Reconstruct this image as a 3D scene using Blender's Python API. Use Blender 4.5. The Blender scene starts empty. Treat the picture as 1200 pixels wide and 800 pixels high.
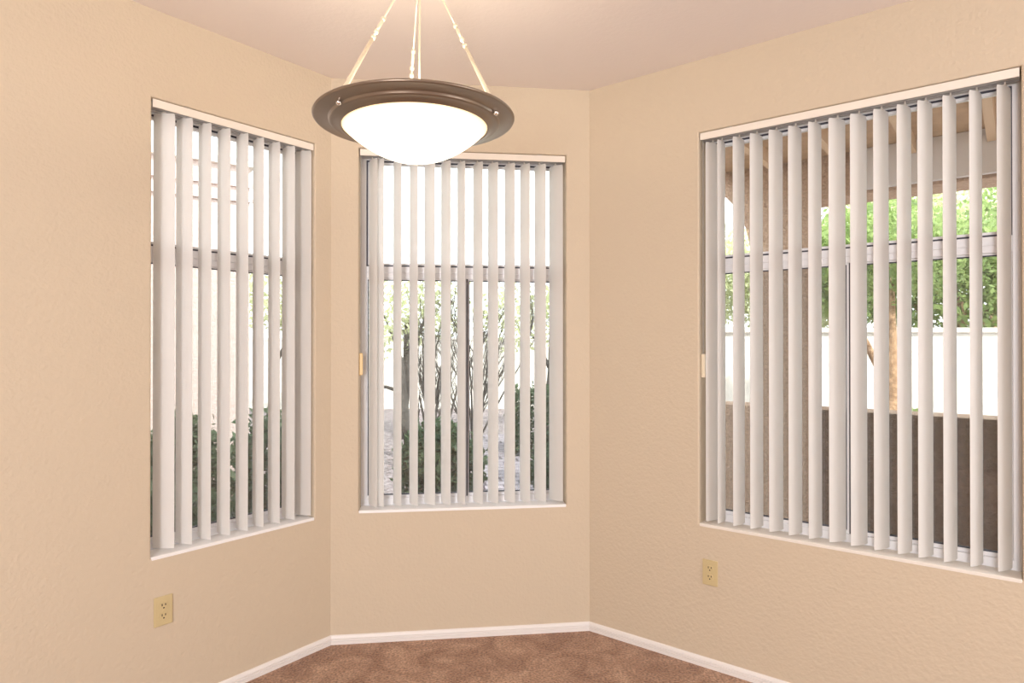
import bpy, bmesh, math, random
from mathutils import Vector, Matrix
R = math.radians
scene = bpy.context.scene
COL = scene.collection

# ------------------------------------------------------------------ helpers
def new_mat(name):
    m = bpy.data.materials.new(name)
    m.use_nodes = True
    nt = m.node_tree
    for n in list(nt.nodes):
        if n.type not in ('BSDF_PRINCIPLED', 'OUTPUT_MATERIAL'):
            nt.nodes.remove(n)
    b = next(n for n in nt.nodes if n.type == 'BSDF_PRINCIPLED')
    return m, nt, b

def mat(name, col, rough=0.6, metal=0.0, spec=0.5, noise=None, bump=None, trans=None):
    """noise=(scale, col2, detail, lo, hi) mottles colour; bump=(scale, strength, distance)"""
    m, nt, b = new_mat(name)
    b.inputs['Base Color'].default_value = (*col, 1)
    b.inputs['Roughness'].default_value = rough
    b.inputs['Metallic'].default_value = metal
    b.inputs['Specular IOR Level'].default_value = spec
    tc = nt.nodes.new('ShaderNodeTexCoord')
    if noise:
        t = nt.nodes.new('ShaderNodeTexNoise')
        t.inputs['Scale'].default_value = noise[0]
        t.inputs['Detail'].default_value = noise[2]
        nt.links.new(tc.outputs['Object'], t.inputs['Vector'])
        r = nt.nodes.new('ShaderNodeValToRGB')
        r.color_ramp.elements[0].position = noise[3]
        r.color_ramp.elements[1].position = noise[4]
        r.color_ramp.elements[0].color = (*col, 1)
        r.color_ramp.elements[1].color = (*noise[1], 1)
        nt.links.new(t.outputs['Fac'], r.inputs['Fac'])
        nt.links.new(r.outputs['Color'], b.inputs['Base Color'])
    if bump:
        t = nt.nodes.new('ShaderNodeTexNoise')
        t.inputs['Scale'].default_value = bump[0]
        t.inputs['Detail'].default_value = 3
        nt.links.new(tc.outputs['Object'], t.inputs['Vector'])
        bp = nt.nodes.new('ShaderNodeBump')
        bp.inputs['Strength'].default_value = bump[1]
        bp.inputs['Distance'].default_value = bump[2]
        nt.links.new(t.outputs['Fac'], bp.inputs['Height'])
        nt.links.new(bp.outputs['Normal'], b.inputs['Normal'])
    if trans:
        tl = nt.nodes.new('ShaderNodeBsdfTranslucent')
        tl.inputs['Color'].default_value = (*trans[1], 1)
        mx = nt.nodes.new('ShaderNodeMixShader')
        mx.inputs['Fac'].default_value = trans[0]
        out = next(n for n in nt.nodes if n.type == 'OUTPUT_MATERIAL')
        nt.links.new(b.outputs[0], mx.inputs[1])
        nt.links.new(tl.outputs[0], mx.inputs[2])
        nt.links.new(mx.outputs[0], out.inputs['Surface'])
    return m

def obj(name, bm, material, parent=None, smooth=False, bevel=0.0, seg=2):
    me = bpy.data.meshes.new(name)
    bmesh.ops.recalc_face_normals(bm, faces=bm.faces)
    bm.to_mesh(me); bm.free()
    me.materials.append(material)
    if smooth:
        for p in me.polygons: p.use_smooth = True
    o = bpy.data.objects.new(name, me)
    COL.objects.link(o)
    if parent: o.parent = parent
    if bevel:
        md = o.modifiers.new('bevel', 'BEVEL')
        md.width = bevel; md.segments = seg; md.limit_method = 'ANGLE'
    return o

def tag(o, label=None, cat=None, group=None, kind=None):
    if label: o['label'] = label
    if cat: o['category'] = cat
    if group: o['group'] = group
    if kind: o['kind'] = kind
    return o

def empty(name, loc=(0, 0, 0), rz=0.0):
    o = bpy.data.objects.new(name, None)
    o.empty_display_size = 0.1
    o.location = loc; o.rotation_euler = (0, 0, rz)
    COL.objects.link(o)
    return o

def box(bm, x0, x1, y0, y1, z0, z1):
    vs = [bm.verts.new((x, y, z)) for z in (z0, z1) for y in (y0, y1) for x in (x0, x1)]
    for f in ((0, 2, 3, 1), (4, 5, 7, 6), (0, 1, 5, 4), (2, 6, 7, 3), (0, 4, 6, 2), (1, 3, 7, 5)):
        bm.faces.new([vs[i] for i in f])

def ring(bm, x0, x1, z0, z1, w, y0, y1, wb=None, wt=None):
    """rectangular frame ring in the xz plane, closed solid"""
    wb = w if wb is None else wb; wt = w if wt is None else wt
    o = [(x0, z0), (x1, z0), (x1, z1), (x0, z1)]
    i = [(x0 + w, z0 + wb), (x1 - w, z0 + wb), (x1 - w, z1 - wt), (x0 + w, z1 - wt)]
    V = {}
    for y in (y0, y1):
        for k, c in (('o', o), ('i', i)):
            for j, (x, z) in enumerate(c): V[k, j, y] = bm.verts.new((x, y, z))
    for j in range(4):
        n = (j + 1) % 4
        for y in (y0, y1): bm.faces.new((V['o', j, y], V['o', n, y], V['i', n, y], V['i', j, y]))
        for k in 'oi': bm.faces.new((V[k, j, y0], V[k, n, y0], V[k, n, y1], V[k, j, y1]))

def tube(bm, pts, rad, n=10, cap=True):
    pts = [Vector(p) for p in pts]
    if not hasattr(rad, '__len__'): rad = [rad] * len(pts)
    rows = []
    for i, p in enumerate(pts):
        d = (pts[min(i + 1, len(pts) - 1)] - pts[max(i - 1, 0)]).normalized()
        a = d.cross(Vector((0, 0, 1)))
        if a.length < 1e-3: a = d.cross(Vector((1, 0, 0)))
        a.normalize(); b = d.cross(a)
        rows.append([bm.verts.new(p + (a * math.cos(t) + b * math.sin(t)) * rad[i])
                     for t in [2 * math.pi * k / n for k in range(n)]])
    for r0, r1 in zip(rows, rows[1:]):
        for k in range(n):
            bm.faces.new((r0[k], r0[(k + 1) % n], r1[(k + 1) % n], r1[k]))
    if cap:
        bm.faces.new(rows[0]); bm.faces.new(rows[-1])

def lathe(bm, prof, n=64, closed=False):
    rows = []
    for r, z in prof:
        if r < 1e-6: rows.append([bm.verts.new((0, 0, z))])
        else: rows.append([bm.verts.new((r * math.cos(2 * math.pi * k / n), r * math.sin(2 * math.pi * k / n), z)) for k in range(n)])
    pairs = list(zip(rows, rows[1:])) + ([(rows[-1], rows[0])] if closed else [])
    for a, b in pairs:
        for k in range(n):
            k2 = (k + 1) % n
            f = []
            for v in ((a[0],) if len(a) == 1 else (a[k], a[k2])): f.append(v)
            for v in ((b[0],) if len(b) == 1 else (b[k2], b[k])): f.append(v)
            if len(f) > 2: bm.faces.new(f)

# ------------------------------------------------------------------ the plan of the bay
EYE = 1.4489
CEIL = 2.74
A = Vector((-0.8772, 3.1323)); B = Vector((0.3937, 3.2887))
CX = (B - A).normalized()
def rot2(v, a):
    c, s = math.cos(R(a)), math.sin(R(a))
    return Vector((v.x * c - v.y * s, v.x * s + v.y * c))
LX = rot2(CX, 45)                 # along the left wall, towards the corner
RX = rot2(CX, -45)                # along the right wall, away from the corner
ANG = {'l': math.atan2(LX.y, LX.x), 'c': math.atan2(CX.y, CX.x), 'r': math.atan2(RX.y, RX.x)}
ORG = {'l': A, 'c': A, 'r': B}
WLEN = (B - A).length
TH = 0.15                         # wall thickness
def frame(k): return Matrix.Translation((ORG[k].x, ORG[k].y, 0)) @ Matrix.Rotation(ANG[k], 4, 'Z')
# window openings in each wall's own x / z
WIN = {'l': (-0.8242, -0.0910, 0.628, 2.400), 'c': (0.1315, 1.1614, 0.637, 2.4065), 'r': (0.5760, 1.7280, 0.637, 2.4100)}

# ------------------------------------------------------------------ materials
WALLC = (0.615, 0.515, 0.388)
def wall_material():
    m, nt, b = new_mat('wall_paint')
    b.inputs['Roughness'].default_value = 0.75
    b.inputs['Specular IOR Level'].default_value = 0.25
    b.inputs['Base Color'].default_value = (*WALLC, 1)
    tc = nt.nodes.new('ShaderNodeTexCoord')
    n1 = nt.nodes.new('ShaderNodeTexNoise'); n1.inputs['Scale'].default_value = 58; n1.inputs['Detail'].default_value = 2.5
    n2 = nt.nodes.new('ShaderNodeTexVoronoi'); n2.inputs['Scale'].default_value = 75
    for n in (n1, n2): nt.links.new(tc.outputs['Object'], n.inputs['Vector'])
    ad = nt.nodes.new('ShaderNodeMath'); ad.operation = 'ADD'
    ml = nt.nodes.new('ShaderNodeMath'); ml.operation = 'MULTIPLY'; ml.inputs[1].default_value = 0.25
    nt.links.new(n2.outputs['Distance'], ml.inputs[0])
    nt.links.new(n1.outputs['Fac'], ad.inputs[0]); nt.links.new(ml.outputs[0], ad.inputs[1])
    bp = nt.nodes.new('ShaderNodeBump'); bp.inputs['Strength'].default_value = 0.45; bp.inputs['Distance'].default_value = 0.006
    nt.links.new(ad.outputs[0], bp.inputs['Height']); nt.links.new(bp.outputs['Normal'], b.inputs['Normal'])
    return m
M = {}
M['wall'] = wall_material()
M['ceiling'] = mat('ceiling_paint', (0.83, 0.755, 0.715), 0.85, spec=0.2, bump=(60, 0.25, 0.004))
M['white'] = mat('white_trim_paint', (0.82, 0.78, 0.75), 0.45)
M['sill'] = mat('sill_paint_shaded', (0.80, 0.75, 0.68), 0.5)  # right sill: its warm shade is put into the colour
M['sill_lit'] = mat('sill_paint_lit', (0.88, 0.87, 0.86), 0.5)  # left and middle sills: same board, sky light put into the colour
M['alu'] = mat('white_aluminium', (0.78, 0.78, 0.80), 0.4)
M['gasket'] = mat('dark_gasket', (0.05, 0.05, 0.07), 0.6)
M['vane'] = mat('vane_vinyl', (0.905, 0.885, 0.855), 0.55, bump=(220, 0.12, 0.001), trans=(0.55, (0.95, 0.94, 0.93)))
M['rail'] = mat('headrail_cream', (0.82, 0.75, 0.66), 0.45)
M['track'] = mat('track_grey', (0.38, 0.37, 0.37), 0.5)
M['clip'] = mat('clip_plastic', (0.75, 0.70, 0.64), 0.4)
M['almond'] = mat('almond_plastic', (0.60, 0.485, 0.265), 0.38)
M['slot'] = mat('dark_slot', (0.05, 0.035, 0.025), 0.7)
M['tan_weight'] = mat('tan_plastic', (0.80, 0.58, 0.27), 0.4)
M['cream_weight'] = mat('cream_plastic', (0.86, 0.76, 0.58), 0.4)
M['chain'] = mat('cord_grey', (0.42, 0.39, 0.36), 0.6)
M['bronze'] = mat('pewter_bronze', (0.27, 0.215, 0.165), 0.33, 0.75, bump=(160, 0.05, 0.001))
M['nickel'] = mat('pale_nickel', (0.90, 0.80, 0.62), 0.28, 0.45)
M['steel'] = mat('polished_steel', (0.9, 0.9, 0.9), 0.12, 1.0)

def carpet_material():
    m, nt, b = new_mat('carpet')
    b.inputs['Roughness'].default_value = 1.0
    b.inputs['Specular IOR Level'].default_value = 0.05
    b.inputs['Sheen Weight'].default_value = 0.25
    tc = nt.nodes.new('ShaderNodeTexCoord')
    big = nt.nodes.new('ShaderNodeTexNoise'); big.inputs['Scale'].default_value = 5.5; big.inputs['Detail'].default_value = 3; big.inputs['Distortion'].default_value = 1.2
    fine = nt.nodes.new('ShaderNodeTexNoise'); fine.inputs['Scale'].default_value = 95; fine.inputs['Detail'].default_value = 3
    for n in (big, fine): nt.links.new(tc.outputs['Object'], n.inputs['Vector'])
    r1 = nt.nodes.new('ShaderNodeValToRGB')
    r1.color_ramp.elements[0].position = 0.35; r1.color_ramp.elements[0].color = (0.33, 0.180, 0.110, 1)
    r1.color_ramp.elements[1].position = 0.68; r1.color_ramp.elements[1].color = (0.53, 0.335, 0.225, 1)
    nt.links.new(big.outputs['Fac'], r1.inputs['Fac'])
    r2 = nt.nodes.new('ShaderNodeValToRGB')
    r2.color_ramp.elements[0].position = 0.35; r2.color_ramp.elements[0].color = (0.58, 0.56, 0.54, 1)
    r2.color_ramp.elements[1].position = 0.65; r2.color_ramp.elements[1].color = (1.28, 1.28, 1.28, 1)
    nt.links.new(fine.outputs['Fac'], r2.inputs['Fac'])
    mx = nt.nodes.new('ShaderNodeMixRGB'); mx.blend_type = 'MULTIPLY'; mx.inputs[0].default_value = 1
    nt.links.new(r1.outputs[0], mx.inputs[1]); nt.links.new(r2.outputs[0], mx.inputs[2])
    nt.links.new(mx.outputs[0], b.inputs['Base Color'])
    bp = nt.nodes.new('ShaderNodeBump'); bp.inputs['Strength'].default_value = 0.8; bp.inputs['Distance'].default_value = 0.012
    nt.links.new(fine.outputs['Fac'], bp.inputs['Height']); nt.links.new(bp.outputs['Normal'], b.inputs['Normal'])
    return m
M['carpet'] = carpet_material()

def glass_material():
    m, nt, b = new_mat('window_glass')
    nt.nodes.remove(b)
    out = next(n for n in nt.nodes if n.type == 'OUTPUT_MATERIAL')
    t = nt.nodes.new('ShaderNodeBsdfTransparent'); t.inputs['Color'].default_value = (0.96, 0.98, 0.97, 1)
    g = nt.nodes.new('ShaderNodeBsdfGlossy'); g.inputs['Roughness'].default_value = 0.02
    f = nt.nodes.new('ShaderNodeFresnel'); f.inputs['IOR'].default_value = 1.45
    mx = nt.nodes.new('ShaderNodeMixShader')
    nt.links.new(f.outputs[0], mx.inputs['Fac']); nt.links.new(t.outputs[0], mx.inputs[1]); nt.links.new(g.outputs[0], mx.inputs[2])
    nt.links.new(mx.outputs[0], out.inputs['Surface'])
    return m
M['glass'] = glass_material()

def screen_material():
    m, nt, b = new_mat('insect_screen')
    out = next(n for n in nt.nodes if n.type == 'OUTPUT_MATERIAL')
    b.inputs['Base Color'].default_value = (0.16, 0.15, 0.16, 1); b.inputs['Roughness'].default_value = 0.8
    t = nt.nodes.new('ShaderNodeBsdfTransparent')
    mx = nt.nodes.new('ShaderNodeMixShader'); mx.inputs['Fac'].default_value = 0.20
    nt.links.new(t.outputs[0], mx.inputs[1]); nt.links.new(b.outputs[0], mx.inputs[2])
    nt.links.new(mx.outputs[0], out.inputs['Surface'])
    return m
M['screen'] = screen_material()

def bowl_material():
    m, nt, b = new_mat('lit_glass_bowl')
    b.inputs['Base Color'].default_value = (0.9, 0.85, 0.75, 1); b.inputs['Roughness'].default_value = 0.35
    tc = nt.nodes.new('ShaderNodeTexCoord'); sp = nt.nodes.new('ShaderNodeSeparateXYZ')
    nt.links.new(tc.outputs['Object'], sp.inputs[0])
    mr = nt.nodes.new('ShaderNodeMapRange')
    mr.inputs['From Min'].default_value = -0.075; mr.inputs['From Max'].default_value = -0.033
    nt.links.new(sp.outputs['Z'], mr.inputs['Value'])
    rp = nt.nodes.new('ShaderNodeValToRGB')
    rp.color_ramp.elements[0].color = (1, 0.90, 0.70, 1); rp.color_ramp.elements[1].color = (0.50, 0.36, 0.19, 1)
    nt.links.new(mr.outputs[0], rp.inputs['Fac'])
    nt.links.new(rp.outputs[0], b.inputs['Emission Color']); b.inputs['Emission Strength'].default_value = 1.9
    return m
M['bowl'] = bowl_material()

# ------------------------------------------------------------------ room shell
def wall_local(name, k, x0, x1, hole=None, ext0=0.0, ext1=0.0):
    """wall slab in frame k; room face on y=0; ext = how far the outer face runs on beyond each end"""
    bm = bmesh.new()
    xs = [x0] + ([hole[0], hole[1]] if hole else []) + [x1]
    zs = [0.0] + ([hole[2], hole[3]] if hole else []) + [CEIL]
    def sh(i, y):
        if y == 0: return xs[i]
        return xs[i] - ext0 if i == 0 else xs[i] + ext1 if i == len(xs) - 1 else xs[i]
    V = {(i, j, y): bm.verts.new((sh(i, y), y, zs[j])) for i in range(len(xs)) for j in range(len(zs)) for y in (0.0, TH)}
    nx, nz = len(xs), len(zs)
    for i in range(nx - 1):
        for j in range(nz - 1):
            if hole and i == 1 and j == 1: continue
            for y in (0.0, TH): bm.faces.new((V[i, j, y], V[i + 1, j, y], V[i + 1, j + 1, y], V[i, j + 1, y]))
    for i in range(nx - 1):
        for j in (0, nz - 1): bm.faces.new((V[i, j, 0.0], V[i + 1, j, 0.0], V[i + 1, j, TH], V[i, j, TH]))
    for j in range(nz - 1):
        for i in (0, nx - 1): bm.faces.new((V[i, j, 0.0], V[i, j + 1, 0.0], V[i, j + 1, TH], V[i, j, TH]))
    if hole:
        loop = [(1, 1), (2, 1), (2, 2), (1, 2)]
        ed = []
        for q in range(4):
            a, b = loop[q], loop[(q + 1) % 4]
            bm.faces.new((V[(*a, 0.0)], V[(*b, 0.0)], V[(*b, TH)], V[(*a, TH)]))
            ed.append(bm.edges.get((V[(*a, 0.0)], V[(*b, 0.0)])))
        bmesh.ops.recalc_face_normals(bm, faces=bm.faces)
        bmesh.ops.bevel(bm, geom=ed, offset=0.007, segments=3, affect='EDGES', profile=0.5)
    o = obj(name, bm, M['wall'])
    o.matrix_world = frame(k)
    return tag(o, kind='structure')

MIT = TH * math.tan(R(22.5))
LEN_L, LEN_R = 5.4, 5.2
wall_local('wall_left', 'l', -LEN_L, 0, WIN['l'], ext1=MIT)
wall_local('wall_centre', 'c', 0, WLEN, WIN['c'], ext0=MIT, ext1=MIT)
wall_local('wall_right', 'r', 0, LEN_R, WIN['r'], ext0=MIT)
P1 = A - LX * LEN_L
P2 = B + RX * LEN_R
P3 = P1 + RX * ((P2 - P1).dot(RX))
def plain_wall(name, p, q):
    d = (q - p).normalized(); n = Vector((d.y, -d.x))
    bm = bmesh.new()
    pts = [p, q, q + n * TH, p + n * TH]
    lo = [bm.verts.new((v.x, v.y, 0)) for v in pts]; hi = [bm.verts.new((v.x, v.y, CEIL)) for v in pts]
    bm.faces.new(lo); bm.faces.new(hi)
    for i in range(4): bm.faces.new((lo[i], lo[(i + 1) % 4], hi[(i + 1) % 4], hi[i]))
    return tag(obj(name, bm, M['wall']), kind='structure')
plain_wall('wall_back', P1, P3)
plain_wall('wall_side', P3, P2)
def slab(name, pts, z0, z1, m, grow=0.0):
    c = sum(pts, Vector((0, 0))) / len(pts)
    bm = bmesh.new()
    pts = [c + (p - c) * (1 + grow) for p in pts]
    lo = [bm.verts.new((p.x, p.y, z0)) for p in pts]; hi = [bm.verts.new((p.x, p.y, z1)) for p in pts]
    bm.faces.new(lo); bm.faces.new(hi)
    for i in range(len(pts)): bm.faces.new((lo[i], lo[(i + 1) % len(pts)], hi[(i + 1) % len(pts)], hi[i]))
    return obj(name, bm, m)
room = [A, B, P2, P3, P1]
tag(slab('floor', room, -0.10, 0.0, M['carpet'], 0.03), kind='structure')
tag(slab('ceiling', room, CEIL, CEIL + 0.14, M['ceiling'], 0.06), kind='structure')

def baseboard(name, k, x0, x1, m0, m1):
    """moulded strip along the wall: flat board with two grooves and a rounded cap; ends mitred"""
    prof = [(0.0, 0.0), (-0.011, 0.0), (-0.011, 0.014), (-0.0070, 0.0155), (-0.0070, 0.0180), (-0.011, 0.019), (-0.011, 0.026),
            (-0.0065, 0.0275), (-0.0065, 0.0298), (-0.0095, 0.031), (-0.006, 0.040), (-0.003, 0.043), (0.0, 0.0435)]
    bm = bmesh.new()
    t = math.tan(R(22.5))
    a = [bm.verts.new((x0 - y * t * m0, y, z)) for y, z in prof]
    b = [bm.verts.new((x1 + y * t * m1, y, z)) for y, z in prof]
    n = len(prof)
    for i in range(n): bm.faces.new((a[i], a[(i + 1) % n], b[(i + 1) % n], b[i]))
    bm.faces.new(a); bm.faces.new(b)
    o = obj(name, bm, M['white'])
    o.matrix_world = frame(k)
    tag(o, kind='structure')
baseboard('baseboard_left', 'l', -LEN_L, 0, 0, 1)
baseboard('baseboard_centre', 'c', 0, WLEN, 1, 1)
baseboard('baseboard_right', 'r', 0, LEN_R, 1, 0)

# ------------------------------------------------------------------ windows
BAR0, BAR1 = 1.783, 1.842
def window(n, k, mull):
    x0, x1, z0, z1 = WIN[k]
    fw = 0.026
    bm = bmesh.new()
    ring(bm, x0, x1, z0, z1, fw, 0.102, 0.148, wb=0.036, wt=0.030)
    root = obj('window_%d' % n, bm, M['alu'], bevel=0.002)
    tag(root, kind='structure'); root.matrix_world = frame(k)
    bm = bmesh.new()                                        # the bar between the upper and lower lights
    box(bm, x0 + fw, x1 - fw, 0.104, 0.146, BAR0, BAR1)
    box(bm, x0 + fw, x1 - fw, 0.100, 0.106, BAR0 + 0.026, BAR0 + 0.031)
    obj('transom', bm, M['alu'], root, bevel=0.0015)
    # upper light
    bm = bmesh.new(); ring(bm, x0 + fw, x1 - fw, BAR1, z1 - 0.030, 0.007, 0.108, 0.138)
    obj('gasket', bm, M['gasket'], root)
    bm = bmesh.new(); ring(bm, x0 + fw + 0.007, x1 - fw - 0.007, BAR1 + 0.007, z1 - 0.037, 0.011, 0.114, 0.136)
    obj('glazing_bead', bm, M['alu'], root)
    bm = bmesh.new(); box(bm, x0 + fw + 0.018, x1 - fw - 0.018, 0.123, 0.127, BAR1 + 0.018, z1 - 0.048)
    obj('pane', bm, M['glass'], root)
    # lower lights: one fixed, one sliding sash with a meeting stile between them
    zb = z0 + 0.036
    for (a, b, y) in ((x0 + fw, mull - 0.006, 0.116), (mull + 0.004, x1 - fw, 0.124)):
        bm = bmesh.new(); ring(bm, a, b, zb, BAR0, 0.006, y - 0.006, y + 0.014, wb=0.014, wt=0.007)
        s = obj('sash', bm, M['alu'], root)
        bm = bmesh.new(); ring(bm, a + 0.006, b - 0.006, zb + 0.014, BAR0 - 0.007, 0.004, y - 0.003, y + 0.010)
        obj('gasket', bm, M['gasket'], s)
        bm = bmesh.new(); box(bm, a + 0.010, b - 0.010, y + 0.002, y + 0.005, zb + 0.018, BAR0 - 0.011)
        obj('pane', bm, M['glass'], s)
    bm = bmesh.new(); box(bm, mull - 0.006, mull - 0.003, 0.107, 0.142, zb, BAR0)
    obj('meeting_stile', bm, M['alu'], root, bevel=0.001)
    bm = bmesh.new(); box(bm, mull - 0.003, mull + 0.004, 0.106, 0.140, zb, BAR0)
    obj('weatherstrip', bm, M['gasket'], root)
    bm = bmesh.new(); box(bm, x0 + fw, x1 - fw, 0.1430, 0.1436, zb, BAR0)
    obj('insect_screen', bm, M['screen'], root)
    bm = bmesh.new(); box(bm, x0 + 0.001, x1 - 0.001, -0.0005, 0.101, z0 - 0.012, z0 + 0.003)
    obj('window_sill', bm, M['sill' if k == 'r' else 'sill_lit'], root, bevel=0.003)
    return root
window(1, 'l', -0.3765)
window(2, 'c', 0.664)
window(3, 'r', 1.174)

# ------------------------------------------------------------------ vertical blinds
D0 = 0.052
VW = 0.089
VTOP = 2.366
def vane_mesh_bm(h):
    bm = bmesh.new()
    n = 12; sag = 0.0065; t = 0.0011
    fr, bk = [], []
    for i in range(n + 1):
        s = i / n * 2 - 1
        x = s * VW / 2; y = -sag * (1 - s * s) + sag * 0.6
        fr.append((x, y - t / 2)); bk.append((x, y + t / 2))
    sec = fr + bk[::-1]
    rows = []
    for z in (-h, -h + 0.004, -0.012, 0.0):
        sc = 0.93 if z == 0.0 else 1.0                       # top corners trimmed
        rows.append([bm.verts.new((x * sc, y, z)) for x, y in sec])
    m = len(sec)
    for a, b in zip(rows, rows[1:]):
        for i in range(m): bm.faces.new((a[i], a[(i + 1) % m], b[(i + 1) % m], b[i]))
    bm.faces.new(rows[0]); bm.faces.new(rows[-1])
    return bm
def clip_bm():
    bm = bmesh.new()
    box(bm, -0.009, 0.009, -0.0025, 0.0015, -0.016, 0.004)
    box(bm, -0.003, 0.003, -0.0020, 0.0010, 0.004, 0.016)
    return bm
proto = {}
def blind(k, label, vanes, cordx, weight_mat, weight_label):
    x0, x1, z0, z1 = WIN[k]
    O = ORG[k]
    xm = (x0 + x1) / 2
    w = frame(k) @ Vector((xm, D0, z0))
    root = empty('vertical_blind', w, ANG[k])
    tag(root, label, 'blind', 'vertical blinds in the bay windows')
    g = 0.005
    hx = (x1 - x0) / 2 - g
    zt = z1 - z0
    bm = bmesh.new()
    box(bm, -hx, hx, 0.004 - D0, 0.008 - D0, zt - 0.0345, zt - 0.003)
    obj('valance', bm, M['rail'], root, bevel=0.001)
    for a, b in ((-hx + 0.12, -hx + 0.145), (hx - 0.145, hx - 0.12)):
        bm = bmesh.new()
        box(bm, a, b, 0.002 - D0, 0.030 - D0, zt - 0.0030, zt - 0.0012)
        obj('valance_clip', bm, M['chain'], root)
    bm = bmesh.new()
    box(bm, -hx, hx, -0.024, -0.006, zt - 0.030, zt - 0.004); box(bm, -hx, hx, 0.006, 0.024, zt - 0.030, zt - 0.004)
    box(bm, -hx, hx, -0.006, 0.006, zt - 0.010, zt - 0.004)
    obj('headrail', bm, M['track'], root)
    h = VTOP - z0 - 0.013
    first = None
    for (x, th) in vanes:
        if first is None:
            v = obj('vane', vane_mesh_bm(h), M['vane'], root, smooth=True)
            md = v.modifiers.new('split', 'EDGE_SPLIT'); md.split_angle = R(50)
            c = obj('vane_clip', clip_bm(), M['clip'], v)
            first = (v, c)
        else:
            v = first[0].copy(); COL.objects.link(v); v.parent = root
            c = first[1].copy(); COL.objects.link(c); c.parent = v
        v.location = (x - xm, 0, VTOP - z0)
        v.rotation_euler = (0, 0, R(-th))
    if cordx is not None:
        # looped control cord with its weight, hanging at the end of the rail
        cx = cordx - xm
        cy = 0.030 - D0
        zc = 1.405 - z0
        bm = bmesh.new()
        for s in (-0.002, 0.002):
            tube(bm, [(cx + s, cy, zt - 0.03), (cx + s, cy, zc)], 0.0010, 6)
        obj('control_cord', bm, M['chain'], root)
        bm = bmesh.new()
        box(bm, cx - 0.0085, cx + 0.0085, cy - 0.006, cy + 0.006, zc - 0.108, zc)
        wgt = obj('cord_weight', bm, weight_mat, root, bevel=0.003, seg=3)
        wgt['label'] = weight_label
    return root
VL = [(0.7578, 55), (0.6795, 72.5), (0.596, 83.5), (0.5134, 83.5), (0.4306, 86), (0.3545, 89.5), (0.2762, 87.5), (0.2025, 83.5), (0.1228, 69)]
VC = [(0.1919, 58.5), (0.221, 53), (0.3109, 60.5), (0.3912, 61), (0.4711, 53), (0.5515, 58.5), (0.6284, 66), (0.7134, 61), (0.7899, 59.5),
      (0.8749, 60), (0.9534, 63), (1.0321, 58), (1.1153, 49)]
VR = [(0.6228, -70.5), (0.6651, -88), (0.7429, -75.5), (0.8197, -71), (0.9013, -67), (0.9795, -68.5), (1.0576, -69), (1.1409, -58), (1.219, -59),
      (1.2985, -62.5), (1.3764, -64.5), (1.4448, -63), (1.5218, -66), (1.6007, -67.5), (1.6826, -64)]
blind('l', 'white vertical blind with nine vanes, in the narrow window of the left wall', [(-x, t) for x, t in VL], None, None, None)
blind('c', 'white vertical blind with a tan cord weight, in the middle window behind the lamp', VC, 0.1395, M['tan_weight'], 'tan plastic cord weight')
blind('r', 'white vertical blind with fifteen vanes, in the widest window facing the patio', VR, 0.5855, M['cream_weight'], 'cream plastic cord weight')

# ------------------------------------------------------------------ wall outlets
def outlet(k, x, z, label):
    w = frame(k) @ Vector((x, 0, z))
    root = empty('wall_outlet', w, ANG[k])
    tag(root, label, 'outlet', 'duplex outlets under the windows')
    bm = bmesh.new(); box(bm, -0.035, 0.035, -0.006, 0, -0.057, 0.057)
    obj('cover_plate', bm, M['almond'], root, bevel=0.004, seg=3)
    for s in (1, -1):
        bm = bmesh.new()
        n = 24; zc = 0.0195 * s
        pts = []
        for i in range(n):
            a = 2 * math.pi * i / n
            pts.append((0.0165 * math.cos(a), max(-0.0125, min(0.0125, 0.0165 * math.sin(a))) + zc))
        f = [bm.verts.new((px, -0.0085, pz)) for px, pz in pts]; b = [bm.verts.new((px, -0.004, pz)) for px, pz in pts]
        bm.faces.new(f); bm.faces.new(b)
        for i in range(n): bm.faces.new((f[i], f[(i + 1) % n], b[(i + 1) % n], b[i]))
        rc = obj('receptacle', bm, M['almond'], root)
        for sx, hh in ((-0.0064, 0.0045), (0.0064, 0.0037)):
            bm = bmesh.new(); box(bm, sx - 0.0018, sx + 0.0018, -0.0088, -0.006, zc + 0.0025 - hh + 0.002, zc + 0.0025 + hh + 0.002)
            obj('slot', bm, M['slot'], rc)
        bm = bmesh.new(); tube(bm, [(0, -0.0088, zc - 0.0073), (0, -0.006, zc - 0.0073)], 0.0031, 12)
        obj('ground_hole', bm, M['slot'], rc)
    bm = bmesh.new(); tube(bm, [(0, -0.0075, 0), (0, -0.004, 0)], 0.0030, 14)
    obj('screw', bm, M['almond'], root)
outlet('l', -0.7795, 0.4155, 'almond duplex outlet on the left wall, below the narrow nine-vane blind')
outlet('r', 0.6285, 0.4270, 'almond duplex outlet on the right wall, below the corner of the widest window')

# ------------------------------------------------------------------ pendant lamp
LAMP = Vector((-0.2995, 2.00, 2.149))
TILT = R(-0.9)
lamp = empty('pendant_lamp', LAMP)
lamp.rotation_euler = (0, TILT, 0)
tag(lamp, 'lit white glass bowl lamp in a bronze ring, hanging from three ceiling rods', 'lamp')
bm = bmesh.new()
prof = [(0.300, -0.001), (0.3055, -0.002), (0.3075, -0.006), (0.3055, -0.010), (0.300, -0.0105),
        (0.262, -0.0150), (0.2605, -0.0160), (0.2600, -0.0215), (0.2580, -0.0240), (0.250, -0.0250), (0.236, -0.0285), (0.2285, -0.0335), (0.2255, -0.0345),
        (0.2225, -0.033), (0.2225, -0.030), (0.232, -0.025), (0.245, -0.020), (0.252, -0.014), (0.262, -0.0105), (0.296, -0.0055)]
lathe(bm, prof, 96, closed=True)
obj('bowl_ring', bm, M['bronze'], lamp, smooth=True)
bm = bmesh.new()
Rb, Db, z0b = 0.2215, 0.102, -0.0330
out_, in_ = [], []
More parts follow.
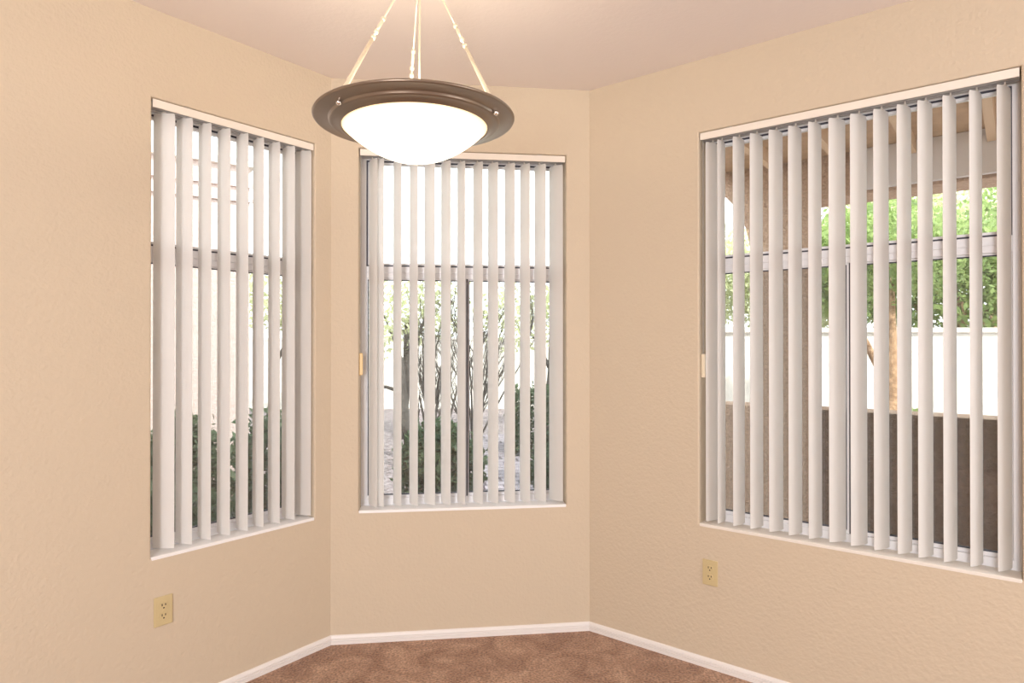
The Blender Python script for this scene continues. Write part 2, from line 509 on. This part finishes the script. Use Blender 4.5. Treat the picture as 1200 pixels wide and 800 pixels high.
for i in range(19):
    t = i / 18
    a = t * math.pi / 2
    r = Rb * math.cos(a); z = z0b - Db * (1 - (1 - math.sin(a) ** 2) ** 1.02) 
    out_.append((max(r, 0), z)); 
for r, z in out_: in_.append((max(r - 0.005, 0) if r > 0.006 else 0, z + 0.005))
lathe(bm, [(0.2215, -0.027)] + out_[:-1] + [(0, out_[-1][1])], 96)
lathe(bm, [(0.2165, -0.027)] + in_[:-1] + [(0, in_[-1][1])], 96)
obj('glass_bowl', bm, M['bowl'], lamp, smooth=True)
HUB = Vector((0.022, 0.0, 0.489))
ROD_R = 0.268
for ang in (226, 340, 105):
    a = R(ang)
    p0 = Vector((ROD_R * math.cos(a), ROD_R * math.sin(a), -0.010))
    p1 = HUB + Vector((0.012 * math.cos(a), 0.012 * math.sin(a), 0))
    d = p1 - p0
    bm = bmesh.new()
    tube(bm, [p0 + Vector((0, 0, 0)), p0 + d * 0.06, p0 + d * 0.42], [0.0078, 0.0070, 0.0052], 14)
    tube(bm, [p0 + d * 0.42, p1], [0.0030, 0.0030], 10)
    rod = obj('suspension_rod', bm, M['nickel'], lamp, smooth=True)
    bm = bmesh.new()
    for q, rr in ((0.415, 0.0078), (0.455, 0.0075), (0.545, 0.0070)):
        c = p0 + d * q; u = d.normalized()
        tube(bm, [c - u * 0.007, c - u * 0.004, c + u * 0.004, c + u * 0.007], [rr * 0.55, rr, rr, rr * 0.55], 12)
    tube(bm, [p0 + d * 0.455, p0 + d * 0.50, p0 + d * 0.545], [0.0045, 0.0055, 0.0045], 10)
    obj('coupler', bm, M['nickel'], rod, smooth=True)
    # finial nut below the ring
    bm = bmesh.new()
    bmesh.ops.create_uvsphere(bm, u_segments=20, v_segments=12, radius=0.0080, matrix=Matrix.Translation((p0.x, p0.y, p0.z - 0.010)))
    obj('finial', bm, M['steel'], lamp, smooth=True)
bm = bmesh.new()
tube(bm, [(0.012, 0, -0.03), (0.016, 0, 0.22), HUB], 0.0036, 10)
obj('lamp_cord', bm, M['nickel'], lamp, smooth=True)
bm = bmesh.new()                                             # ceiling cup the rods and cord run into
CTOP = CEIL - LAMP.z
tl = Matrix.Rotation(-TILT, 4, 'Y')
lathe(bm, [(0.0, 0.0), (0.065, 0.0), (0.066, -0.012), (0.052, -0.030), (0.022, -0.055), (0.018, -0.105), (0.0, -0.108)], 40)
for v in bm.verts: v.co = tl @ (v.co + Vector((0.0, 0, CTOP - 0.001)))
obj('ceiling_canopy', bm, M['bronze'], lamp, smooth=True)

# ------------------------------------------------------------------ outdoors
random.seed(7)
F = 757.8
def at(px, d): return Vector(((px - 600) / F * d, d))
def gravel_material():
    m, nt, b = new_mat('gravel')
    b.inputs['Roughness'].default_value = 0.95
    tc = nt.nodes.new('ShaderNodeTexCoord')
    v = nt.nodes.new('ShaderNodeTexVoronoi'); v.inputs['Scale'].default_value = 22
    nt.links.new(tc.outputs['Object'], v.inputs['Vector'])
    r = nt.nodes.new('ShaderNodeValToRGB')
    r.color_ramp.elements[0].color = (0.10, 0.08, 0.08, 1); r.color_ramp.elements[1].color = (0.36, 0.31, 0.32, 1)
    nt.links.new(v.outputs['Color'], r.inputs['Fac']); nt.links.new(r.outputs[0], b.inputs['Base Color'])
    bp = nt.nodes.new('ShaderNodeBump'); bp.inputs['Distance'].default_value = 0.03
    nt.links.new(v.outputs['Distance'], bp.inputs['Height']); nt.links.new(bp.outputs['Normal'], b.inputs['Normal'])
    return m
M['gravel'] = gravel_material()
M['stucco_tan'] = mat('stucco_tan', (0.58, 0.43, 0.33), 0.9, spec=0.1, noise=(60, (0.42, 0.30, 0.23), 4, 0.35, 0.7), bump=(55, 0.9, 0.02))
M['stucco_pink'] = mat('stucco_pink', (0.60, 0.50, 0.47), 0.9, spec=0.1, noise=(30, (0.52, 0.42, 0.39), 4, 0.4, 0.7), bump=(60, 0.6, 0.015))
M['stucco_white'] = mat('stucco_white', (0.80, 0.77, 0.72), 0.9, spec=0.1, bump=(50, 0.5, 0.01))
M['beam'] = mat('painted_timber', (0.70, 0.52, 0.36), 0.7)
M['soffit'] = mat('soffit_board', (0.60, 0.43, 0.29), 0.75, noise=(14, (0.50, 0.36, 0.25), 4, 0.4, 0.7))
M['block_brown'] = mat('block_brown', (0.22, 0.155, 0.12), 0.9, spec=0.1, noise=(40, (0.15, 0.105, 0.08), 4, 0.35, 0.65), bump=(50, 0.8, 0.02))
M['pale_board'] = mat('board_grey', (0.74, 0.73, 0.76), 0.6)
M['concrete'] = mat('concrete', (0.42, 0.38, 0.35), 0.9, noise=(9, (0.35, 0.31, 0.29), 5, 0.4, 0.6))
M['bark'] = mat('bark', (0.30, 0.18, 0.10), 0.95, noise=(18, (0.55, 0.36, 0.22), 5, 0.4, 0.65), bump=(30, 1, 0.02))
M['bark_grey'] = mat('bark_grey', (0.055, 0.048, 0.043), 0.95, noise=(25, (0.10, 0.088, 0.078), 5, 0.4, 0.65))
def leaf_mat(name, a, b):
    return mat(name, a, 0.6, spec=0.3, noise=(3.5, b, 3, 0.35, 0.65), trans=(0.35, tuple(min(1, c * 1.25) for c in b)))
M['leaf_dark'] = leaf_mat('leaf_dark', (0.032, 0.052, 0.030), (0.085, 0.125, 0.066))
M['leaf_mid'] = leaf_mat('leaf_mid', (0.09, 0.15, 0.045), (0.30, 0.40, 0.14))
M['leaf_lime'] = leaf_mat('leaf_lime', (0.40, 0.45, 0.24), (0.64, 0.67, 0.44))
def paver_material():
    m, nt, b = new_mat('pavers')
    b.inputs['Roughness'].default_value = 0.9
    tc = nt.nodes.new('ShaderNodeTexCoord')
    br = nt.nodes.new('ShaderNodeTexBrick')
    br.inputs['Color1'].default_value = (0.27, 0.24, 0.27, 1); br.inputs['Color2'].default_value = (0.22, 0.20, 0.225, 1); br.inputs['Mortar'].default_value = (0.07, 0.06, 0.07, 1)
    br.inputs['Scale'].default_value = 1.0; br.inputs['Brick Width'].default_value = 0.40; br.inputs['Row Height'].default_value = 0.20; br.inputs['Mortar Size'].default_value = 0.018
    nt.links.new(tc.outputs['Object'], br.inputs['Vector']); nt.links.new(br.outputs['Color'], b.inputs['Base Color'])
    return m
M['paver'] = paver_material()
GZ = -0.15
bm = bmesh.new(); box(bm, -26, 26, -14, 34, GZ - 0.2, GZ)
tag(obj('gravel_ground', bm, M['gravel']), kind='structure')

# covered patio outside the right wall -----------------------------------------
def extrude_holes(bm, outer, holes, y0, y1):
    """polygon in xz with holes, made solid between y0 and y1"""
    edges = []
    loops = []
    for lp in [outer] + holes:
        vs = [bm.verts.new((x, y0, z)) for x, z in lp]
        es = [bm.edges.new((vs[i], vs[(i + 1) % len(vs)])) for i in range(len(vs))]
        edges += es; loops.append(vs)
    res = bmesh.ops.triangle_fill(bm, use_beauty=True, edges=edges)
    faces = [g for g in res['geom'] if isinstance(g, bmesh.types.BMFace)]
    ext = bmesh.ops.extrude_face_region(bm, geom=faces, use_keep_orig=True)
    bmesh.ops.translate(bm, vec=(0, y1 - y0, 0), verts=[g for g in ext['geom'] if isinstance(g, bmesh.types.BMVert)])
PY0, PY1 = 1.95, 2.25
def xr(px):                                        # x along the patio arcade that lines up with picture column px
    s = (px - 600) / F
    n = Vector((-RX.y, RX.x))
    t = (B.dot(n) + PY0) / (Vector((s, 1)).dot(n))
    return (Vector((s, 1)) * t - B).dot(RX)
xa, xb = xr(880), xr(951)
arch = []
aw = 0.90
for i in range(25):
    t = math.pi * i / 24
    arch.append((xa - aw / 2 + aw / 2 * math.cos(t), 2.06 + 0.60 * math.sin(t)))
hole1 = [(xa - aw, 1.0), (xa, 1.0)] + arch
hole2 = [(xb, 1.0), (5.6, 1.0), (5.6, 2.44), (xb, 2.44)]
bm = bmesh.new()
extrude_holes(bm, [(xa - aw - 0.25, GZ), (6.0, GZ), (6.0, 2.95), (xa - aw - 0.25, 2.95)], [hole1, hole2], PY0, PY1)
o = obj('patio_arcade', bm, M['stucco_tan']); o.matrix_world = frame('r')
bm = bmesh.new(); box(bm, xb - 0.005, 5.65, -0.012, 0.02, 0.0, 1.0 - GZ)
lw = obj('lower_wall', bm, M['block_brown'], o); lw.location = (0, PY0, GZ); lw['label'] = 'dark brown lower wall under the square opening'
tag(o, 'tan stucco patio wall with a square opening and an arch, beyond the widest window', 'wall')
pc = empty('patio_roof', frame('r') @ Vector((2.2, TH, 2.73)), ANG['r'])
tag(pc, 'tan patio roof with pale rafters, outside the widest window', 'roof')
bm = bmesh.new(); box(bm, -2.28, 3.8, 0.01, PY0 - TH - 0.004, 0.0, 0.09)
obj('soffit', bm, M['soffit'], pc)
bm = bmesh.new(); box(bm, xr(1003) - 2.2, 3.4, PY0 - TH - 0.045, PY0 - TH - 0.008, -0.27, -0.002)  # pale grey board across the right part of the header
fa = obj('header_board', bm, M['pale_board'], pc, bevel=0.004); fa['label'] = 'pale grey board along the outer edge of the patio roof'
for i in range(15):
    xx = 0.40 * i - 2.2
    bm = bmesh.new(); box(bm, xx - 0.022, xx + 0.022, 0.012, PY0 - TH - 0.05, -0.085, 0.0)
    obj('rafter', bm, M['beam'], pc)
bm = bmesh.new(); box(bm, -2.0, 6.0, TH, 3.2, GZ, -0.06)
o = obj('patio_slab', bm, M['concrete']); o.matrix_world = frame('r'); tag(o, kind='structure')

# garden wall behind the patio and the bright far wall
bm = bmesh.new(); box(bm, 2.3, 10.5, 8.2, 8.45, GZ, 1.60); box(bm, 2.25, 10.55, 8.16, 8.49, 1.60, 1.66)
tag(obj('garden_wall', bm, M['stucco_white']), 'bright white garden wall seen past the patio, below the green trees', 'wall')
bm = bmesh.new(); box(bm, -7.5, 2.6, 16.0, 16.3, GZ, 1.55); box(bm, -7.52, 2.62, 15.98, 16.32, 1.55, 1.60)
tag(obj('boundary_wall', bm, M['stucco_white']), 'sunlit cream boundary wall far behind the bare shrub, through the middle window', 'wall')

# neighbour's house outside the left wall
NB = Vector((-2.53, 6.23)); nd = Vector((0.82, 0.572)).normalized()
nh = empty('neighbour_house', (NB.x, NB.y, GZ), math.atan2(nd.y, nd.x))
tag(nh, 'pale pink stucco house with two raised bands under its eaves, seen through the narrow blind', 'house')
bm = bmesh.new(); box(bm, -7.0, 0.0, 0.0, 5.0, 0.0, 3.30)
obj('wall', bm, M['stucco_pink'], nh)
bm = bmesh.new(); box(bm, -7.03, 0.03, -0.03, 0.0, 2.96, 3.00); box(bm, -7.03, 0.03, -0.03, 0.0, 3.10, 3.14)
obj('band', bm, M['stucco_pink'], nh)
bm = bmesh.new(); box(bm, -7.05, 0.05, -0.05, 5.05, 3.30, 3.36)
obj('parapet_cap', bm, M['stucco_white'], nh)

# plants --------------------------------------------------------------------
def leaves_bm(n, rx, ry, rz, size, rnd, shell=0.55, boxy=False, zc=0.0):
    bm = bmesh.new()
    for _ in range(n):
        while True:
            p = Vector((rnd.uniform(-1, 1), rnd.uniform(-1, 1), rnd.uniform(-1, 1)))
            l = max(abs(p.x), abs(p.y), abs(p.z)) if boxy else p.length
            if shell < l <= 1: break
        p = Vector((p.x * rx, p.y * ry, p.z * rz + zc)) + Vector((rnd.gauss(0, size * .8), rnd.gauss(0, size * .8), rnd.gauss(0, size * .8)))
        s = size * rnd.uniform(0.6, 1.3)
        a = Vector((rnd.gauss(0, 1), rnd.gauss(0, 1), rnd.gauss(0, 1))).normalized()
        b = a.orthogonal().normalized(); b = Matrix.Rotation(rnd.uniform(0, 6.28), 3, a) @ b
        c = a.cross(b)
        vs = [bm.verts.new(p + v) for v in (b * s, c * s * 0.45, -b * s, -c * s * 0.45)]
        bm.faces.new(vs)
    return bm
def obj_leaves(name, bm, m, parent):
    me = bpy.data.meshes.new(name); bm.to_mesh(me); bm.free(); me.materials.append(m)
    o = bpy.data.objects.new(name, me); COL.objects.link(o); o.parent = parent
    return o
def bush(p, rx, ry, h, m, n, label, size=0.045, boxy=False, name='bush', cat='bush', group=None):
    r = empty(name, (p.x, p.y, GZ)); tag(r, label, cat, group)
    rnd = random.Random(int(abs(p.x * 991 + p.y * 77)) + n)
    obj_leaves('foliage', leaves_bm(n, rx, ry, h / 2 - 0.04, size, rnd, 0.45, boxy, h / 2), m, r)
    bm = bmesh.new()
    for i in range(7):
        a = rnd.uniform(0, 6.28); q = rnd.uniform(.3, .7)
        tube(bm, [(0.04 * math.cos(a), 0.04 * math.sin(a), 0), (rx * q * .5 * math.cos(a), ry * q * .5 * math.sin(a), h * .45), (rx * q * math.cos(a), ry * q * math.sin(a), h * .85)], [0.014, 0.010, 0.004], 6)
    obj('stem', bm, M['bark_grey'], r)
    return r
def tree(name, p, h, tr, lean, crowns, m, bark, label, n, size=0.07, group=None):
    r = empty(name, (p.x, p.y, GZ)); tag(r, label, 'tree', group)
    rnd = random.Random(int(abs(p.x * 313 + p.y * 57)) + n)
    bm = bmesh.new()
    top = Vector((lean[0], lean[1], h))
    mid = Vector((lean[0] * .35 + .06, lean[1] * .35, h * .5))
    tube(bm, [(0, 0, 0), (0.01, 0, h * .1), mid, top], [tr * 1.35, tr, tr * .8, tr * .45], 12)
    for (cx, cy, cz, rx, ry, rz) in crowns:
        tube(bm, [mid, (mid + Vector((cx, cy, cz))) / 2 + Vector((0, 0, .1)), Vector((cx, cy, cz))], [tr * .5, tr * .35, tr * .12], 8)
    obj('trunk', bm, bark, r, smooth=True)
    bm = bmesh.new()
    tmp = None
    for (cx, cy, cz, rx, ry, rz) in crowns:
        b2 = leaves_bm(n // len(crowns), rx, ry, rz, size, rnd, 0.25)
        me = bpy.data.meshes.new('t'); 
        for v in b2.verts: v.co += Vector((cx, cy, cz))
        b2.to_mesh(me); b2.free(); bm.from_mesh(me); bpy.data.meshes.remove(me)
    obj_leaves('foliage', bm, m, r)
    return r
# right: beyond the patio
tree('garden_tree', at(1036, 6.4), 2.2, 0.085, (0.12, 0.1), [(0.1, 0.1, 2.55, .75, .6, .55), (-.55, .2, 2.35, .5, .5, .45)], M['leaf_mid'], M['bark'],
     'leafy tree with a reddish brown trunk standing just behind the patio wall', 5000, 0.045)
tree('garden_tree', at(1120, 10.2), 2.4, 0.11, (0.1, 0), [(0, 0, 2.6, 1.5, 1.0, 1.0), (1.1, .2, 3.0, 1.2, 1.0, 1.2), (-1.2, .1, 2.9, 1.1, .9, 1.1)], M['leaf_mid'], M['bark'],
     'broad green tree behind the white garden wall', 16000, 0.062)
tree('garden_tree', at(915, 12.5), 2.6, 0.10, (0.1, 0), [(0, 0, 2.8, 1.3, 1.0, 1.2), (1.1, 0, 2.7, 1.0, .9, .9), (-.8, 0, 3.0, .9, .9, .9)], M['leaf_lime'], M['bark'],
     'pale lime green tree farther off, seen beside the arch of the patio wall', 9000, 0.07)
tree('garden_tree', at(1160, 14.5), 3.2, 0.12, (0.1, 0), [(0, 0, 4.2, 2.3, 1.2, 1.4), (-2.2, 0, 4.0, 1.6, 1.2, 1.2), (1.6, 0, 3.8, 1.6, 1.2, 1.4)], M['leaf_lime'], M['bark'],
     'tall pale green tree farthest behind the white garden wall', 12000, 0.09)
bush(at(1075, 6.9), .22, .2, 0.95, M['leaf_mid'], 900, 'small green shrub at the foot of the reddish tree, behind the patio wall')
bush(at(1185, 7.3), .30, .25, 0.85, M['leaf_mid'], 900, 'low green shrub by the white garden wall, near the window jamb')
# middle: front yard
bush(at(516, 6.0), .40, .35, 0.93, M['leaf_dark'], 3200, 'round dark green bush below the bare branching shrub, outside the middle window')
bush(at(646, 9.3), .58, .35, 1.02, M['leaf_dark'], 3600, 'clipped dark green hedge at the edge of the paved path', boxy=True, name='hedge', cat='hedge')
bush(at(660, 6.4), .34, .30, 0.66, M['leaf_dark'], 2000, 'low dark shrub in front of the clipped hedge beside the path')
tree('lime_tree', at(470, 11.0), 2.0, 0.09, (0.1, 0), [(-.3, 0, 2.1, .8, .6, .75), (.5, 0, 2.3, .7, .5, .7)], M['leaf_lime'], M['bark_grey'],
     'sparse pale tree with a grey trunk, behind the left end of the middle blind', 1500, 0.06)
tree('lime_tree', at(640, 12.0), 2.2, 0.08, (0.1, 0), [(-.5, 0, 2.1, .9, .6, .7), (.5, 0, 2.4, .7, .5, .7)], M['leaf_lime'], M['bark_grey'],
     'sparse pale tree rising behind the clipped hedge', 1900, 0.06)
def bare_shrub(p, label, seed, h, n):
    r = empty('bare_shrub', (p.x, p.y, GZ)); tag(r, label, 'shrub', 'bare shrubs in the front yard')
    rnd = random.Random(seed)
    bm = bmesh.new()
    def grow(a, d, l, rad, lev):
        pts = [a]; dd = d.copy()
        for _ in range(3):
            dd = (dd + Vector((rnd.gauss(0, .13), rnd.gauss(0, .13), rnd.gauss(0.05, .08)))).normalized()
            pts.append(pts[-1] + dd * l / 3)
        tube(bm, pts, [rad, rad * .85, rad * .7, rad * .5], 6)
        if lev:
            for _ in range(4):
                q = pts[rnd.choice((1, 2, 3))]
                grow(q, (dd + Vector((rnd.gauss(0, .24), rnd.gauss(0, .24), .15))).normalized(), l * .6, rad * .5, lev - 1)
    for _ in range(n):
        a = rnd.uniform(0, 6.28)
        grow(Vector((.05 * math.cos(a), .05 * math.sin(a), 0)), Vector((.13 * math.cos(a), .13 * math.sin(a), 1)).normalized(), h * .55, 0.020, 3)
    obj('branch', bm, M['bark_grey'], r)
    return r
bare_shrub(at(512, 7.4), 'bare grey shrub with fine upright twigs behind the round dark bush', 3, 2.0, 5)
bare_shrub(at(556, 10.2), 'dense bare twiggy shrub beside the path, right of the one above the round bush', 11, 2.6, 8)
bm = bmesh.new()
tube(bm, [(0, 0, 0), (0.02, 0, .5), (-0.05, 0, 1.0), (-0.06, 0, 1.42)], [0.085, 0.07, 0.075, 0.05], 12)
tube(bm, [(-0.04, 0, .95), (-0.25, 0.0, 1.02), (-0.5, 0.05, 1.02)], [0.03, 0.022, 0.012], 8)
o = obj('tree_stump', bm, M['bark_grey'], smooth=True); o.location = (*at(474, 8.8), GZ)
tag(o, 'cut grey trunk with one side branch, standing in the gravel outside the middle window', 'trunk')
bm = bmesh.new(); box(bm, -0.42, 0.42, -3.2, 2.6, GZ, GZ + 0.04)
o = obj('paved_path', bm, M['paver']); o.location = (*at(590, 8.6), 0); o.rotation_euler = (0, 0, R(9))
tag(o, kind='structure')
# left: side yard
bush(at(214, 5.3), .34, .30, 1.08, M['leaf_dark'], 2800, 'dark green bush against the pink house wall')
bush(at(208, 4.2), .42, .35, 0.70, M['leaf_dark'], 2500, 'low dark bush nearest the narrow window of the left wall')
bush(at(322, 5.2), .36, .32, 1.10, M['leaf_dark'], 2600, 'dark grey green bush past the corner of the pink house')
tree('lime_tree', at(318, 13.5), 2.4, 0.09, (0.1, 0), [(0, 0, 2.6, .9, .7, .7), (.8, 0, 2.4, .6, .6, .5)], M['leaf_lime'], M['bark_grey'],
     'pale sunlit tree beyond the corner of the pink house', 1600, 0.08)

# ------------------------------------------------------------------ light
w = bpy.data.worlds.new('sky'); scene.world = w; w.use_nodes = True
bg = w.node_tree.nodes['Background']
bg.inputs['Color'].default_value = (0.95, 0.98, 1.0, 1); bg.inputs['Strength'].default_value = 4.2
def light(name, kind, loc, energy, col, **kw):
    d = bpy.data.lights.new(name, kind); d.energy = energy; d.color = col
    for k, v in kw.items(): setattr(d, k, v)
    o = bpy.data.objects.new(name, d); COL.objects.link(o); o.location = loc
    return o
def aim(o, t): o.rotation_euler = (Vector(t) - o.location).to_track_quat('-Z', 'Y').to_euler()
s = light('sun', 'SUN', (0, 0, 8), 7.5, (1.0, 0.95, 0.88), angle=R(1.0))
aim(s, Vector((0, 0, 8)) + Vector((-0.35, 0.75, -0.95)))
light('lamp_bulb', 'POINT', LAMP + Vector((0, 0, -0.02)), 6.5, (1.0, 0.88, 0.72), shadow_soft_size=0.05)
# added fill lights out of view, to brighten the walls and blinds
f1 = light('back_fill', 'AREA', (-1.15, -2.85, 1.60), 165, (0.97, 0.97, 1.0), shape='RECTANGLE', size=0.95, size_y=1.9)
aim(f1, (-0.1, 3.2, 1.5))
f2 = light('side_fill', 'AREA', (3.0, 0.0, 1.60), 48, (0.97, 0.97, 1.0), shape='RECTANGLE', size=1.5, size_y=1.9)
aim(f2, (-0.8, 2.8, 1.45))

# ------------------------------------------------------------------ camera
cam = bpy.data.cameras.new('camera')
cam.sensor_width = 36.0; cam.lens = 757.8 / 1200 * 36.0
cam.clip_start = 0.02
co = bpy.data.objects.new('camera', cam); COL.objects.link(co)
co.location = (0, 0, EYE)
co.rotation_euler = (R(90 + 0.2495), 0, 0)
scene.camera = co
scene.view_settings.view_transform = 'Standard'
scene.view_settings.look = 'None'
scene.view_settings.exposure = 0.03
scene.view_settings.gamma = 1.0
scene.view_settings.use_curve_mapping = False
